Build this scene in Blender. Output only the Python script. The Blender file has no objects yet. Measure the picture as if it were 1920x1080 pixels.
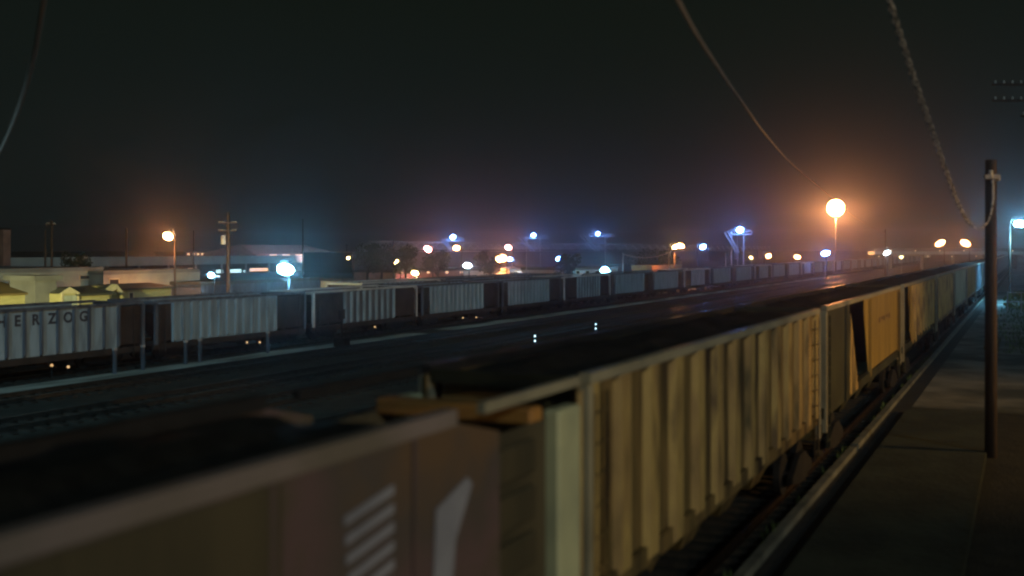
import bpy, bmesh, math, random
from mathutils import Vector, Matrix
random.seed(7)
C = bpy.context.scene.collection
R = math.radians
# ------------------------------------------------------------------ camera, world, light
F = 2000.0; HZ = 468.0; TH = math.atan(965.0/F); CZ = 5.5
cd = bpy.data.cameras.new('camera'); cam = bpy.data.objects.new('camera', cd); C.objects.link(cam)
cam.location = (0, 0, CZ); cam.rotation_euler = (R(90), 0, TH)
cd.sensor_width = 36; cd.lens = 36*F/1920; cd.shift_y = -(540-HZ)/1920
cd.clip_start = .1; cd.clip_end = 6000
cd.dof.use_dof = True; cd.dof.focus_distance = 120; cd.dof.aperture_fstop = .48
bpy.context.scene.camera = cam
sc = bpy.context.scene
sc.view_settings.view_transform = 'Standard'; sc.view_settings.look = 'None'
sc.view_settings.exposure = 0; sc.view_settings.gamma = 1
sc.render.engine = 'CYCLES'
sc.cycles.use_denoising = True
sc.cycles.volume_bounces = 0
sc.cycles.max_bounces = 4; sc.cycles.diffuse_bounces = 2; sc.cycles.glossy_bounces = 2
sc.cycles.sample_clamp_direct = 0; sc.cycles.sample_clamp_indirect = 3
sc.cycles.filter_width = 2.2
sc.cycles.caustics_reflective = False; sc.cycles.caustics_refractive = False
w = bpy.data.worlds.new('World'); sc.world = w; w.use_nodes = True
nt = w.node_tree; nt.nodes.clear()
o_ = nt.nodes.new('ShaderNodeOutputWorld'); bg = nt.nodes.new('ShaderNodeBackground')
tc = nt.nodes.new('ShaderNodeTexCoord'); sx = nt.nodes.new('ShaderNodeSeparateXYZ')
cr = nt.nodes.new('ShaderNodeValToRGB'); nz = nt.nodes.new('ShaderNodeTexNoise')
nz.inputs['Scale'].default_value = 3; nz.inputs['Detail'].default_value = 3
ad = nt.nodes.new('ShaderNodeMath'); ad.operation = 'MULTIPLY_ADD'; ad.inputs[1].default_value = .12
nt.links.new(tc.outputs['Generated'], sx.inputs[0]); nt.links.new(tc.outputs['Generated'], nz.inputs['Vector'])
nt.links.new(nz.outputs['Fac'], ad.inputs[0]); nt.links.new(sx.outputs['Z'], ad.inputs[2])
nt.links.new(ad.outputs[0], cr.inputs[0]); nt.links.new(cr.outputs[0], bg.inputs[0]); nt.links.new(bg.outputs[0], o_.inputs[0])
e = cr.color_ramp.elements
e[0].position = .05; e[0].color = (.0070, .0102, .0104, 1); e[1].position = .30; e[1].color = (.0050, .0076, .0054, 1)
bg.inputs[1].default_value = 1.0
ml = bpy.data.lights.new('night_fill', 'SUN'); mo = bpy.data.objects.new('night_fill', ml); C.objects.link(mo)
ml.energy = .36; ml.angle = R(.5); ml.color = (.78, .95, 1.0)
mo.rotation_euler = Vector((-.80, .50, -.42)).to_track_quat('-Z', 'Y').to_euler()   # added general night fill, aimed away from the camera, low over the yard

# ------------------------------------------------------------------ helpers
def Pz(px, py, z):
    s = math.sin(TH); c = math.cos(TH); a = (px-960)/F*z
    return Vector((-s*z + c*a, c*z + s*a, CZ-(py-HZ)/F*z))
def Tv(px, u):                     # world Y at which a line u metres left of the camera meets image column px
    r = (px-960)/F; s = math.sin(TH); c = math.cos(TH)
    return u*(c+r*s)/(s-r*c)
def Zat(px, py, u):
    v = Tv(px, u); z = v*math.cos(TH)+u*math.sin(TH)
    return CZ-(py-HZ)/F*z
def tag(o, label=None, cat=None, group=None, kind=None):
    if label: o['label'] = label
    if cat: o['category'] = cat
    if group: o['group'] = group
    if kind: o['kind'] = kind
    return o
def thing(name, label, cat, loc=(0, 0, 0), rz=0, group=None):
    o = bpy.data.objects.new(name, None); C.objects.link(o); o.location = loc; o.rotation_euler = (0, 0, rz)
    return tag(o, label, cat, group)
kids = {}
class MB:
    def __init__(s): s.bm = bmesh.new()
    def box(s, x0, x1, y0, y1, z0, z1):
        vs = [s.bm.verts.new(p) for p in ((x0,y0,z0),(x1,y0,z0),(x1,y1,z0),(x0,y1,z0),(x0,y0,z1),(x1,y0,z1),(x1,y1,z1),(x0,y1,z1))]
        for f in ((3,2,1,0),(4,5,6,7),(0,1,5,4),(1,2,6,5),(2,3,7,6),(3,0,4,7)): s.bm.faces.new([vs[i] for i in f])
        return s
    def prism(s, pts, d):          # polygon pts extruded by vector d
        a = [s.bm.verts.new(p) for p in pts]; b = [s.bm.verts.new(Vector(p)+Vector(d)) for p in pts]
        s.bm.faces.new(a); s.bm.faces.new(b[::-1]); n = len(a)
        for i in range(n): s.bm.faces.new((a[i], b[i], b[(i+1) % n], a[(i+1) % n]))
        return s
    def tube(s, p0, p1, r0, r1=None, n=10):
        r1 = r0 if r1 is None else r1
        p0 = Vector(p0); p1 = Vector(p1); d = (p1-p0).normalized()
        a = d.orthogonal().normalized(); b = d.cross(a)
        A = [s.bm.verts.new(p0+(a*math.cos(t)+b*math.sin(t))*r0) for t in [2*math.pi*i/n for i in range(n)]]
        B = [s.bm.verts.new(p1+(a*math.cos(t)+b*math.sin(t))*r1) for t in [2*math.pi*i/n for i in range(n)]]
        for i in range(n): s.bm.faces.new((A[i], A[(i+1) % n], B[(i+1) % n], B[i]))
        s.bm.faces.new(A[::-1]); s.bm.faces.new(B); return s
    def bar(s, p0, p1, t):
        return s.tube(p0, p1, t, t, 4)
    def ball(s, c, r, sz=1.0, sub=2):
        bmesh.ops.create_icosphere(s.bm, subdivisions=sub, radius=r, matrix=Matrix.Translation(c) @ Matrix.Diagonal((1, 1, sz, 1)))
        return s
    def path(s, pts, rs, n=6):
        rings = []
        for i, p in enumerate(pts):
            p = Vector(p); q = Vector(pts[min(i+1, len(pts)-1)])-Vector(pts[max(i-1, 0)])
            d = q.normalized(); a = d.cross(Vector((0, 0, 1)));
            a = a.normalized() if a.length > 1e-4 else Vector((1, 0, 0)); b = d.cross(a)
            r = rs[i] if isinstance(rs, (list, tuple)) else rs
            rings.append([s.bm.verts.new(p+(a*math.cos(2*math.pi*k/n)+b*math.sin(2*math.pi*k/n))*r) for k in range(n)])
        for A, B in zip(rings, rings[1:]):
            for k in range(n): s.bm.faces.new((A[k], A[(k+1) % n], B[(k+1) % n], B[k]))
        s.bm.faces.new(rings[0][::-1]); s.bm.faces.new(rings[-1]); return s
    def build(s, name, mat, parent=None, smooth=False, bevel=0):
        bmesh.ops.recalc_face_normals(s.bm, faces=s.bm.faces)
        if bevel:
            bmesh.ops.bevel(s.bm, geom=s.bm.edges[:], offset=bevel, segments=1, affect='EDGES')
        me = bpy.data.meshes.new(name); s.bm.to_mesh(me); s.bm.free()
        me.materials.append(mat)
        if smooth:
            for p in me.polygons: p.use_smooth = True
        o = bpy.data.objects.new(name, me); C.objects.link(o)
        if parent is not None:
            o.parent = parent; kids.setdefault(parent.name, []).append(o)
        return o
def copy_tree(o, loc=None, parent=None, label=None, skip=()):
    c = o.copy(); C.objects.link(c)
    if parent is not None:
        c.parent = parent; kids.setdefault(parent.name, []).append(c)
    if loc is not None: c.location = loc
    if label: c['label'] = label
    for ch in list(kids.get(o.name, [])):
        if ch.name.split('.')[0] not in skip: copy_tree(ch, parent=c)
    return c
# ------------------------------------------------------------------ materials
def mat(name, col, col2=None, rough=.8, scale=2.0, stretch=(1, 1, 1), metal=0, bump=.0, contrast=(.35, .65), cols=None, detail=6, spec=.3, coord='Object'):
    m = bpy.data.materials.new(name); m.use_nodes = True; t = m.node_tree; b = t.nodes['Principled BSDF']
    b.inputs['Roughness'].default_value = rough; b.inputs['Metallic'].default_value = metal
    b.inputs['Specular IOR Level'].default_value = spec
    tc = t.nodes.new('ShaderNodeTexCoord'); mp = t.nodes.new('ShaderNodeMapping'); mp.inputs['Scale'].default_value = stretch
    t.links.new(tc.outputs[coord], mp.inputs[0])
    oi = t.nodes.new('ShaderNodeObjectInfo'); va = t.nodes.new('ShaderNodeVectorMath'); va.operation = 'MULTIPLY_ADD'
    va.inputs[1].default_value = (37, 91, 53)
    t.links.new(oi.outputs['Random'], va.inputs[0]); t.links.new(mp.outputs[0], va.inputs[2])
    n = t.nodes.new('ShaderNodeTexNoise'); n.inputs['Scale'].default_value = scale; n.inputs['Detail'].default_value = detail
    t.links.new(va.outputs[0], n.inputs['Vector'])
    r = t.nodes.new('ShaderNodeValToRGB'); cc = cols or [col, col2 or tuple(x*.55 for x in col)]
    el = r.color_ramp.elements
    while len(el) < len(cc): el.new(.5)
    for i, k in enumerate(cc):
        el[i].position = contrast[0]+(contrast[1]-contrast[0])*i/(len(cc)-1); el[i].color = (*k, 1)
    t.links.new(n.outputs['Fac'], r.inputs[0]); t.links.new(r.outputs[0], b.inputs['Base Color'])
    if bump:
        n2 = t.nodes.new('ShaderNodeTexNoise'); n2.inputs['Scale'].default_value = scale*6; n2.inputs['Detail'].default_value = 4
        t.links.new(va.outputs[0], n2.inputs['Vector'])
        bp = t.nodes.new('ShaderNodeBump'); bp.inputs['Strength'].default_value = bump; bp.inputs['Distance'].default_value = .05
        t.links.new(n2.outputs['Fac'], bp.inputs['Height']); t.links.new(bp.outputs[0], b.inputs['Normal'])
    return m
def emit(name, col, strength):
    m = bpy.data.materials.new(name); m.use_nodes = True; b = m.node_tree.nodes['Principled BSDF']
    b.inputs['Base Color'].default_value = (.6, .6, .6, 1)
    b.inputs['Emission Color'].default_value = (*col, 1); b.inputs['Emission Strength'].default_value = strength
    return m
M = {}
M['ballast'] = mat('ballast', (.052, .060, .048), (.020, .024, .020), .95, 1.2, bump=.8, contrast=(.3, .7))
M['ballast_near'] = mat('ballast_near', (.028, .030, .022), (.010, .011, .009), .95, 2.5, bump=1, contrast=(.3, .7))
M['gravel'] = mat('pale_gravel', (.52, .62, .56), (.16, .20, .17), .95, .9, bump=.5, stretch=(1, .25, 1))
M['concrete'] = mat('concrete', (.034, .045, .032), (.018, .024, .018), .85, .8, bump=.6, contrast=(.38, .6))
M['kerb'] = mat('kerb_concrete', (.16, .17, .14), (.07, .08, .07), .75, 1.2, bump=.3)
M['asphalt'] = mat('asphalt', (.03, .032, .032), (.018, .02, .02), .9, 2, bump=.4)
M['dirt'] = mat('dirt', (.22, .23, .21), (.05, .06, .055), .95, .35, bump=.6, contrast=(.35, .62))
M['rail'] = mat('polished_rail', (.5, .5, .5), (.35, .34, .33), .26, 3, metal=1)
M['raildull'] = mat('rusty_rail', (.13, .10, .08), (.06, .045, .035), .45, 3, metal=1)
M['sleeper'] = mat('sleeper_wood', (.045, .04, .03), (.02, .018, .015), .95, 4)
M['grey'] = mat('grey_blue_paint', (.30, .41, .47), (.14, .19, .22), .6, 1.2, stretch=(1, 2.5, .5), contrast=(.4, .75))
M['greydark'] = mat('weathered_grey_paint', (.12, .15, .18), (.06, .07, .09), .6, 1.2, stretch=(1, 2.5, .5))
M['rust'] = mat('rust_brown_paint', (.12, .07, .055), (.05, .035, .03), .7, 1.5, stretch=(1, 2, .5))
M['glossblack'] = mat('gloss_black_edge', (.03, .03, .028), (.015, .015, .015), .28, 3, spec=1)
M['black'] = mat('black_steel', (.02, .02, .02), (.01, .01, .01), .7, 3)
M['coal'] = mat('dark_load', (.030, .030, .026), (.012, .012, .010), .6, 5, bump=1, contrast=(.4, .6))
M['letter'] = mat('letter_paint', (.03, .035, .05), (.05, .055, .07), .7, 8)
tan = [(.02, .022, .012), (.04, .028, .022), (.13, .10, .04), (.20, .14, .055), (.07, .055, .028), (.03, .024, .02)]
M['tan'] = mat('worn_yellow_paint', None, None, .6, .55, stretch=(1, 2.2, .55), cols=tan, contrast=(.28, .72), detail=3) if False else mat('worn_yellow_paint', tan[0], tan[1], .6, .55, stretch=(1, 2.2, .55), cols=tan, contrast=(.28, .72), detail=3)
M['tanrib'] = mat('pale_yellow_rib', tan[2], tan[3], .6, 1.0, stretch=(1, 2, .5), cols=[(.07, .065, .03), (.34, .24, .10), (.48, .36, .13), (.14, .10, .05)], contrast=(.32, .68), detail=7)  # rib colours paler than the side sheet between them
M['amber'] = mat('amber_yellow_paint', (.36, .255, .065), (.22, .16, .05), .5, .8, stretch=(1, 2, .5))
M['purple'] = mat('dull_red_paint', (.12, .08, .085), (.08, .065, .06), .6, .5, stretch=(1, 1, 1), cols=[(.10, .09, .055), (.14, .095, .095), (.10, .085, .075), (.15, .10, .06)])
M['chord'] = mat('grey_chord_paint', (.26, .22, .21), (.18, .16, .13), .5, 1)
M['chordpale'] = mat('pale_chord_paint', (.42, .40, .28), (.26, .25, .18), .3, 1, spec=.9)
M['post'] = mat('pale_green_post_paint', (.62, .66, .40), (.42, .46, .30), .5, 1)
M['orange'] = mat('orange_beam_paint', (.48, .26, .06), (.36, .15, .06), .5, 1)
M['green'] = mat('dark_green_paint', (.05, .055, .032), (.028, .03, .02), .6, .8)
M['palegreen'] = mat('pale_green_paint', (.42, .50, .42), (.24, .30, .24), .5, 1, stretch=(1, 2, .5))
M['greendark'] = mat('black_green_paint', (.035, .04, .022), (.02, .022, .014), .6, 1)
M['olive'] = mat('olive_brown_paint', (.10, .085, .05), (.06, .055, .035), .6, .6, stretch=(1, 2, .5))
M['darkend'] = mat('dark_brown_end', (.05, .038, .032), (.022, .02, .018), .7, 1.4)
M['greyblue'] = mat('blue_grey_paint', (.25, .37, .45), (.13, .19, .23), .6, 1.0, stretch=(1, 2.5, .5), contrast=(.4, .75))
M['chordgrey'] = mat('pale_grey_edge', (.55, .58, .55), (.4, .42, .4), .5, 1)
M['roofbrown'] = mat('brown_roof', (.17, .13, .05), (.12, .10, .045), .7, 1)
M['logo'] = mat('logo_white', (.34, .36, .42), (.20, .22, .27), .6, 1)
M['wood'] = mat('pole_wood', (.075, .05, .032), (.03, .022, .016), .9, 2, stretch=(3, 3, .3), bump=.4)
M['steel'] = mat('galvanised_steel', (.45, .46, .46), (.3, .3, .3), .6, 2)
M['cable'] = mat('cable_sheath', (.8, .75, .68), (.15, .14, .12), .4, 9, contrast=(.45, .55))
M['brownline'] = mat('brown_line', (.48, .38, .32), (.38, .30, .25), .6, 3)
M['yellowwall'] = mat('yellow_siding', (.44, .43, .20), (.35, .35, .16), .8, 1.5, stretch=(1, 1, 6))
M['cream'] = mat('cream_trim', (.6, .58, .36), (.5, .48, .3), .7, 2)
M['roof'] = mat('metal_roof', (.08, .09, .07), (.05, .055, .045), .6, 1, stretch=(1, 4, 1))
M['roofpale'] = mat('pale_metal_roof', (.34, .36, .30), (.24, .25, .22), .6, .4, stretch=(1, 3, 1))
M['teal'] = mat('teal_fascia', (.40, .52, .50), (.28, .38, .37), .6, .3)
M['greywall'] = mat('grey_wall', (.18, .20, .19), (.11, .12, .115), .8, .5)
M['palewall'] = mat('grey_green_wall', (.32, .36, .29), (.20, .22, .19), .8, .4, stretch=(1, 1, 1))
M['truss'] = mat('dull_truss_steel', (.5, .52, .55), (.3, .32, .35), .6, 2)
M['darkwall'] = mat('dark_wall', (.04, .038, .035), (.02, .02, .018), .85, .5)
M['whitewall'] = mat('white_wall', (.5, .5, .47), (.38, .38, .36), .8, .8)
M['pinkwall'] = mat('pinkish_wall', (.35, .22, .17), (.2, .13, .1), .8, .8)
M['window'] = mat('dark_window_glass', (.02, .022, .025), (.03, .03, .03), .1, 2)
M['warmwin'] = emit('lit_window_warm', (1, .55, .28), 1.8)
M['coolwin'] = emit('lit_window_cool', (.6, .95, 1), 1.6)
M['leaf'] = mat('foliage', (.035, .05, .018), (.018, .028, .01), .8, 3)
M['bush'] = mat('yellow_green_leaves', (.20, .24, .04), (.07, .11, .02), .8, 3)
M['grass'] = mat('grass_blades', (.10, .17, .06), (.05, .09, .03), .8, 1)
M['bark'] = mat('bark', (.05, .04, .03), (.03, .025, .02), .9, 4)
M['insul'] = mat('glass_insulator', (.6, .6, .55), (.5, .5, .45), .15, 4)
M['red'] = mat('red_paint', (.3, .03, .02), (.2, .02, .02), .5, 4)

# ------------------------------------------------------------------ ground
def sheet(name, x0, x1, y0, y1, z, m, n=1):
    b = MB(); b.bm.faces.new([b.bm.verts.new(p) for p in ((x0, y0, z), (x1, y0, z), (x1, y1, z), (x0, y1, z))])
    return tag(b.build(name, m), kind='structure')
sheet('ground', -2500, 2500, -300, 4000, 0, M['ballast'])
sheet('trackside_ballast', -8.6, -4.32, -25, 700, .012, M['ballast_near'])
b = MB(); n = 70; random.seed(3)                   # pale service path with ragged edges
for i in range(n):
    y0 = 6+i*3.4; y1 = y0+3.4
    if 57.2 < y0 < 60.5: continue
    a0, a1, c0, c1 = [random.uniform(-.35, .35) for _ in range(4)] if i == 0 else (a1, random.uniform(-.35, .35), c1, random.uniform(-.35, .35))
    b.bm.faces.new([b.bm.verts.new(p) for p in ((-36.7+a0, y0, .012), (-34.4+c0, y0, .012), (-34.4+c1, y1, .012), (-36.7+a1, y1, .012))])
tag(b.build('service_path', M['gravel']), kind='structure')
sheet('dark_strip', -4.16, -3.64, -25, 420, .012, M['asphalt'])  # flat dark band between kerb and platform
tag(MB().box(-4.34, -4.16, -25, 420, 0, .16).build('kerb', M['kerb']), kind='structure')
tag(MB().box(-3.62, -.95, -12, 38, -.1, .15).build('platform', M['concrete']), kind='structure')
sheet('dirt_ground', -3.6, 30, 39.5, 420, .012, M['dirt'])
sheet('roadside_soil', -.94, 30, -25, 39.4, .008, M['ballast_near'])
sheet('parking_ground', -400, -95, 100, 560, .012, M['asphalt'])

# ------------------------------------------------------------------ tracks
def track(u, y0, y1, m, label):
    t = thing('railway_track', label, 'railway track', (-u, 0, 0), group='tracks across the yard')
    for s in (-1, 1):
        x = s*.7175
        MB().box(x-.035, x+.035, y0, y1, .14, .20).box(x-.008, x+.008, y0, y1, .07, .142).box(x-.06, x+.06, y0, y1, .055, .072).build('rail', m, t)
    b = MB(); y = max(y0, -2)
    while y < min(y1, 170):
        b.box(-1.3, 1.3, y, y+.22, -.05, .052); y += .6
    tag(b.build('sleeper', M['sleeper'], t), kind='stuff')
track(5.53, -25, 600, M['raildull'], 'railway track under the yellow and red hopper train beside the platform')
track(13.0, -25, 600, M['raildull'], 'railway track hidden just beyond the near hopper train')
track(19.2, -25, 600, M['rail'], 'railway track in the dark ground just beyond the near hopper train')
track(24.3, -25, 600, M['rail'], 'polished railway track catching bright lamp reflections in mid yard')
track(28.3, -25, 600, M['rail'], 'railway track just beyond the polished one in the middle of the yard')
track(33.2, -25, 600, M['rail'], 'polished railway track just before the pale service path')
track(38.6, -25, 600, M['raildull'], 'railway track under the long grey hopper string')
track(45.2, -25, 600, M['raildull'], 'railway track under the second hopper string at the back')

# ------------------------------------------------------------------ railway cars
def truck(parent, y, w=.7175):
    s = MB()
    for sx_ in (-1, 1):
        x = sx_*.98
        s.prism([(x-.06, y-1.15, .62), (x-.06, y-.75, .78), (x-.06, y-.3, .98), (x-.06, y+.3, .98), (x-.06, y+.75, .78), (x-.06, y+1.15, .62),
                 (x-.06, y+1.1, .48), (x-.06, y+.35, .36), (x-.06, y-.35, .36), (x-.06, y-1.1, .48)], (.12, 0, 0))
    s.box(-.95, .95, y-.2, y+.2, .55, .9)
    t = s.build('truck', M['black'], parent)
    for yy in (-.87, .87):
        a = MB().tube((-.98, y+yy, .65), (.98, y+yy, .65), .07)
        for sx_ in (-1, 1): a.tube((sx_*.66, y+yy, .65), (sx_*.80, y+yy, .65), .45, n=20)
        a.build('wheelset', M['black'], t)
    return t
def ladder(parent, x, y, z0, z1, m, wd=.42):
    b = MB().bar((x, y-wd/2, z0), (x, y-wd/2, z1), .025).bar((x, y+wd/2, z0), (x, y+wd/2, z1), .025)
    k = int((z1-z0)/.36)
    for i in range(k): b.bar((x, y-wd/2, z0+.2+i*.36), (x, y+wd/2, z0+.2+i*.36), .02)
    return b.build('ladder', m, parent)
def slope_end(parent, m, s, w, L, zs, zt, inset, th=.04):
    ye = s*(L/2-.25); yi = s*(L/2-.25-inset); b = MB()
    b.prism([(-w, ye, zt-.5), (w, ye, zt-.5), (w, yi, zs-.1), (-w, yi, zs-.1)], (0, 0, th))
    b.box(-w, w, min(ye, ye-s*.05), max(ye, ye-s*.05), zt-.5, zt)
    b.build('slope_sheet', m, parent)
def bays(parent, L, w, zs, m, n=4):
    for i in range(n):
        yc = (i-(n-1)/2)*(L-5.2)/n; h = (L-5.2)/n/2-.08
        b = MB(); top = [(-w, yc-h, zs), (w, yc-h, zs), (w, yc+h, zs), (-w, yc+h, zs)]
        bot = [(-w*.45, yc-h*.35, .55), (w*.45, yc-h*.35, .55), (w*.45, yc+h*.35, .55), (-w*.45, yc+h*.35, .55)]
        T = [b.bm.verts.new(p) for p in top]; B = [b.bm.verts.new(p) for p in bot]
        for k in range(4): b.bm.faces.new((T[k], T[(k+1) % 4], B[(k+1) % 4], B[k]))
        b.bm.faces.new(B); b.build('hopper_bay', m, parent)
def add_load(t, w, y0, y1, z):
    n = int((y1-y0)/.5); b = MB(); G = []
    for i in range(n+1):
        row = []
        for j in range(7):
            q = (j-3)/3
            row.append(b.bm.verts.new((q*w, y0+(y1-y0)*i/n, z+.12*(1-q*q)*min(1, i/3, (n-i)/3)+random.uniform(-.09, .06)*(abs(q) < 1))))
        G.append(row)
    for i in range(n):
        for j in range(6): b.bm.faces.new((G[i][j], G[i+1][j], G[i+1][j+1], G[i][j+1]))
    return b.build('load', M['coal'], t, True)
def hopper(name, label, group, cx, yc, L, zs, zt, mbody, mrib, mchord, mend, ribs, ribw, w=1.6, load=False, inset=2.4, sheet0=0, sheet1=0, zfoot=.12, rnd=True, cat='hopper car'):
    """open-top hopper: side sheets with vertical ribs, sloping end sheets, end cages with posts and ladders"""
    t = thing(name, label, cat, (cx, yc, 0), group=group)
    yA = -L/2+sheet0; yB = L/2-sheet1
    for s in (-1, 1):
        b = MB(); xi = s*(w-.13); x0, x1 = min(xi, xi+s*.02), max(xi, xi+s*.02)
        b.box(x0, x1, yA, yB, zs, zt)
        if load:
            for (ys, yi) in ((yA, yA-min(sheet0, 1.0)), (yB, yB+min(sheet1, 1.0))):
                if abs(ys-yi) > .2: b.prism([(xi, ys, zt), (xi, ys, zs), (xi, yi, zt-.45), (xi, yi, zt)], (s*.02, 0, 0))
        b.build('side_sheet', mbody, t)
        if not load:
            for (p, q) in ((-L/2+.2, yA-.003), (yB+.003, L/2-.2)):
                if q-p > .3: MB().box(x0-s*.05, x1-s*.05, p, q, zs+.1, zt-.1).build('end_panel', mend, t)
    for s in (-1, 1):
        slope_end(t, mend, s, w-.2, L, zs, zt, inset)
        b = MB().box(min(s*(w-.14), s*w), max(s*(w-.14), s*w), -L/2+.12, L/2-.12, zt-.02, zt+.1)
        b.build('top_chord', mchord if (s > 0 or not load) else M['glossblack'], t)  # far-side chord glossy black on loaded cars, near side in its own paint
        b = MB().box(min(s*(w-.2), s*(w-.05)), max(s*(w-.2), s*(w-.05)), -L/2, L/2, zs-.28, zs-.02); b.build('side_sill', mend, t)
        n = max(1, int((yB-yA)/ribs))
        for i in range(n+1):
            y = yA+ribw/2+(yB-yA-ribw)*i/n
            zz = zs-zfoot-(random.uniform(0, .22) if rnd else 0)
            MB().prism([(s*(w-.11), y-ribw/2, zz), (s*(w-.015), y-ribw/2*.7, zz+.1), (s*(w-.015), y+ribw/2*.7, zz+.1), (s*(w-.11), y+ribw/2, zz)], (0, 0, zt-zz-.12)).build('side_rib', mrib, t)
        e = s*(L/2-.12)
        MB().box(-w+.16, w-.16, e-.07, e+.07, zt-.1, zt+.06).build('end_beam', mchord if not load else M['greendark'], t)
        MB().box(-w+.1, w-.1, e-.1, e+.1, .95, 1.2).build('end_sill', mend, t)
        for q in (-1, 1):
            MB().box(q*(w-.07)-.07, q*(w-.07)+.07, e-.08, e+.08, 1.0, zt-.03).build('corner_post', mchord, t)
        ladder(t, w-.02, s*(L/2-.5), .55, zt-.15, mend)
        MB().box(-.18, .18, min(s*(L/2-.1), s*(L/2+.28)), max(s*(L/2-.1), s*(L/2+.28)), .8, 1.05).build('coupler', M['black'], t)
        truck(t, s*(L/2-2.0))
    bays(t, L, w-.25, zs-.02, mend)
    if load: add_load(t, w-.17, -L/2+.3, L/2-.3, zt-.03)
    return t
NG = 'open hopper cars of the near train beside the platform'
# --- far string of ballast hoppers: u = 37 side plane, 12.35 m pitch
ZT2, ZS2 = 3.0, 1.05; FG = 'ballast hopper cars standing across the yard'
pr = hopper('ballast_hopper', 'x', FG, -38.6, 31.5, 11.75, ZS2, ZT2, M['grey'], M['greydark'], M['greydark'], M['darkend'], .82, .15, sheet0=1.7, sheet1=1.5, inset=2.2, rnd=False, zfoot=0)
pr2 = hopper('ballast_hopper', 'y', FG, -38.6, 31.5+12.35, 11.75, ZS2, ZT2, M['greyblue'], M['grey'], M['greydark'], M['darkend'], .62, .22, sheet0=1.2, sheet1=2.6, inset=2.8, rnd=False, zfoot=0)
pr3 = hopper('ballast_hopper', 'z', FG, -38.6, 31.5+24.7, 11.75, ZS2, ZT2, M['greydark'], M['grey'], M['chordgrey'], M['darkend'], .7, .25, sheet0=3.2, sheet1=2.8, inset=2.6, rnd=False, zfoot=0)
pr4 = hopper('ballast_hopper', 'w', FG, -38.6, 31.5+12.35*6, 11.75, ZS2, ZT2, M['greyblue'], M['greyblue'], M['greydark'], M['darkend'], 9, .1, sheet0=.8, sheet1=2.0, inset=2.6, rnd=False, zfoot=0)
pr4['label'] = 'plain blue-grey hopper car without ribs behind the two blue-white rail glints'
pr['label'] = 'grey hopper car lettered HERZOG in the standing string at the left'
pr2['label'] = 'blue-grey ribbed hopper car just right of the lettered one'
pr3['label'] = 'dark grey hopper car with a pale top edge, second right of the lettered one'
def text_mesh(s, size, name, m, parent, loc, rot, th=.004):
    cu = bpy.data.curves.new(name, 'FONT'); cu.body = s; cu.size = size; cu.extrude = th; cu.align_x = 'CENTER'; cu.offset = size*.035
    ob = bpy.data.objects.new('tmp', cu); C.objects.link(ob); bpy.context.view_layer.update()
    me = bpy.data.meshes.new_from_object(ob); bpy.data.objects.remove(ob)
    me.materials.append(m); me.name = name
    o = bpy.data.objects.new(name, me); C.objects.link(o); o.parent = parent; o.location = loc; o.rotation_euler = rot
    kids.setdefault(parent.name, []).append(o); return o
far_places = ['third', 'fourth', 'fifth', 'sixth', 'seventh', 'eighth', 'ninth', 'tenth']
for k in range(3, 34):
    if k == 6: continue
    src = pr2 if k < 5 else (pr4, pr4, pr3)[k % 3]
    lb = f'grey hopper car in the standing string, {far_places[k-3]} to the right of the lettered one' if k < 11 else 'small dim hopper car at the far end of the standing string'
    copy_tree(src, (-38.6, 31.5+12.35*k, 0), label=lb)
copy_tree(pr2, (-38.6, 31.5-12.35, 0), label='grey hopper car cut by the left edge, left of the lettered one')
for i, ch in enumerate('HERZOG'):
    text_mesh(ch, .62, 'letter', M['letter'], pr, (1.6-.105, Tv((3, 33, 67, 98, 128, 157)[i], 37.1)-31.5, ZT2-.62), (R(90), 0, R(90)))
# second string at u=45
SG = 'hopper cars of the second string, behind the first'
for k in range(0, 3):
    src = (pr3, pr2, pr)[k % 3]
    skip = ('letter', 'ladder', 'truck') if src is pr else ('ladder', 'truck')
    lb = ['hopper car end showing behind the blue-grey cars, first of the second string', 'second hopper car of the string behind, above the pale-edged car', 'third hopper car of the string behind, its top just showing'][k] if k < 3 else 'hopper car of the second string, its top edge just showing over the cars in front'
    c = copy_tree(src, (-45.2, 71+12.35*k, .0), label=lb, skip=skip); c['group'] = SG

# --- near train: side plane u = 4.43
ZT1, ZS1 = 4.0, 1.62; XN = -4.43-1.1
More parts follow.
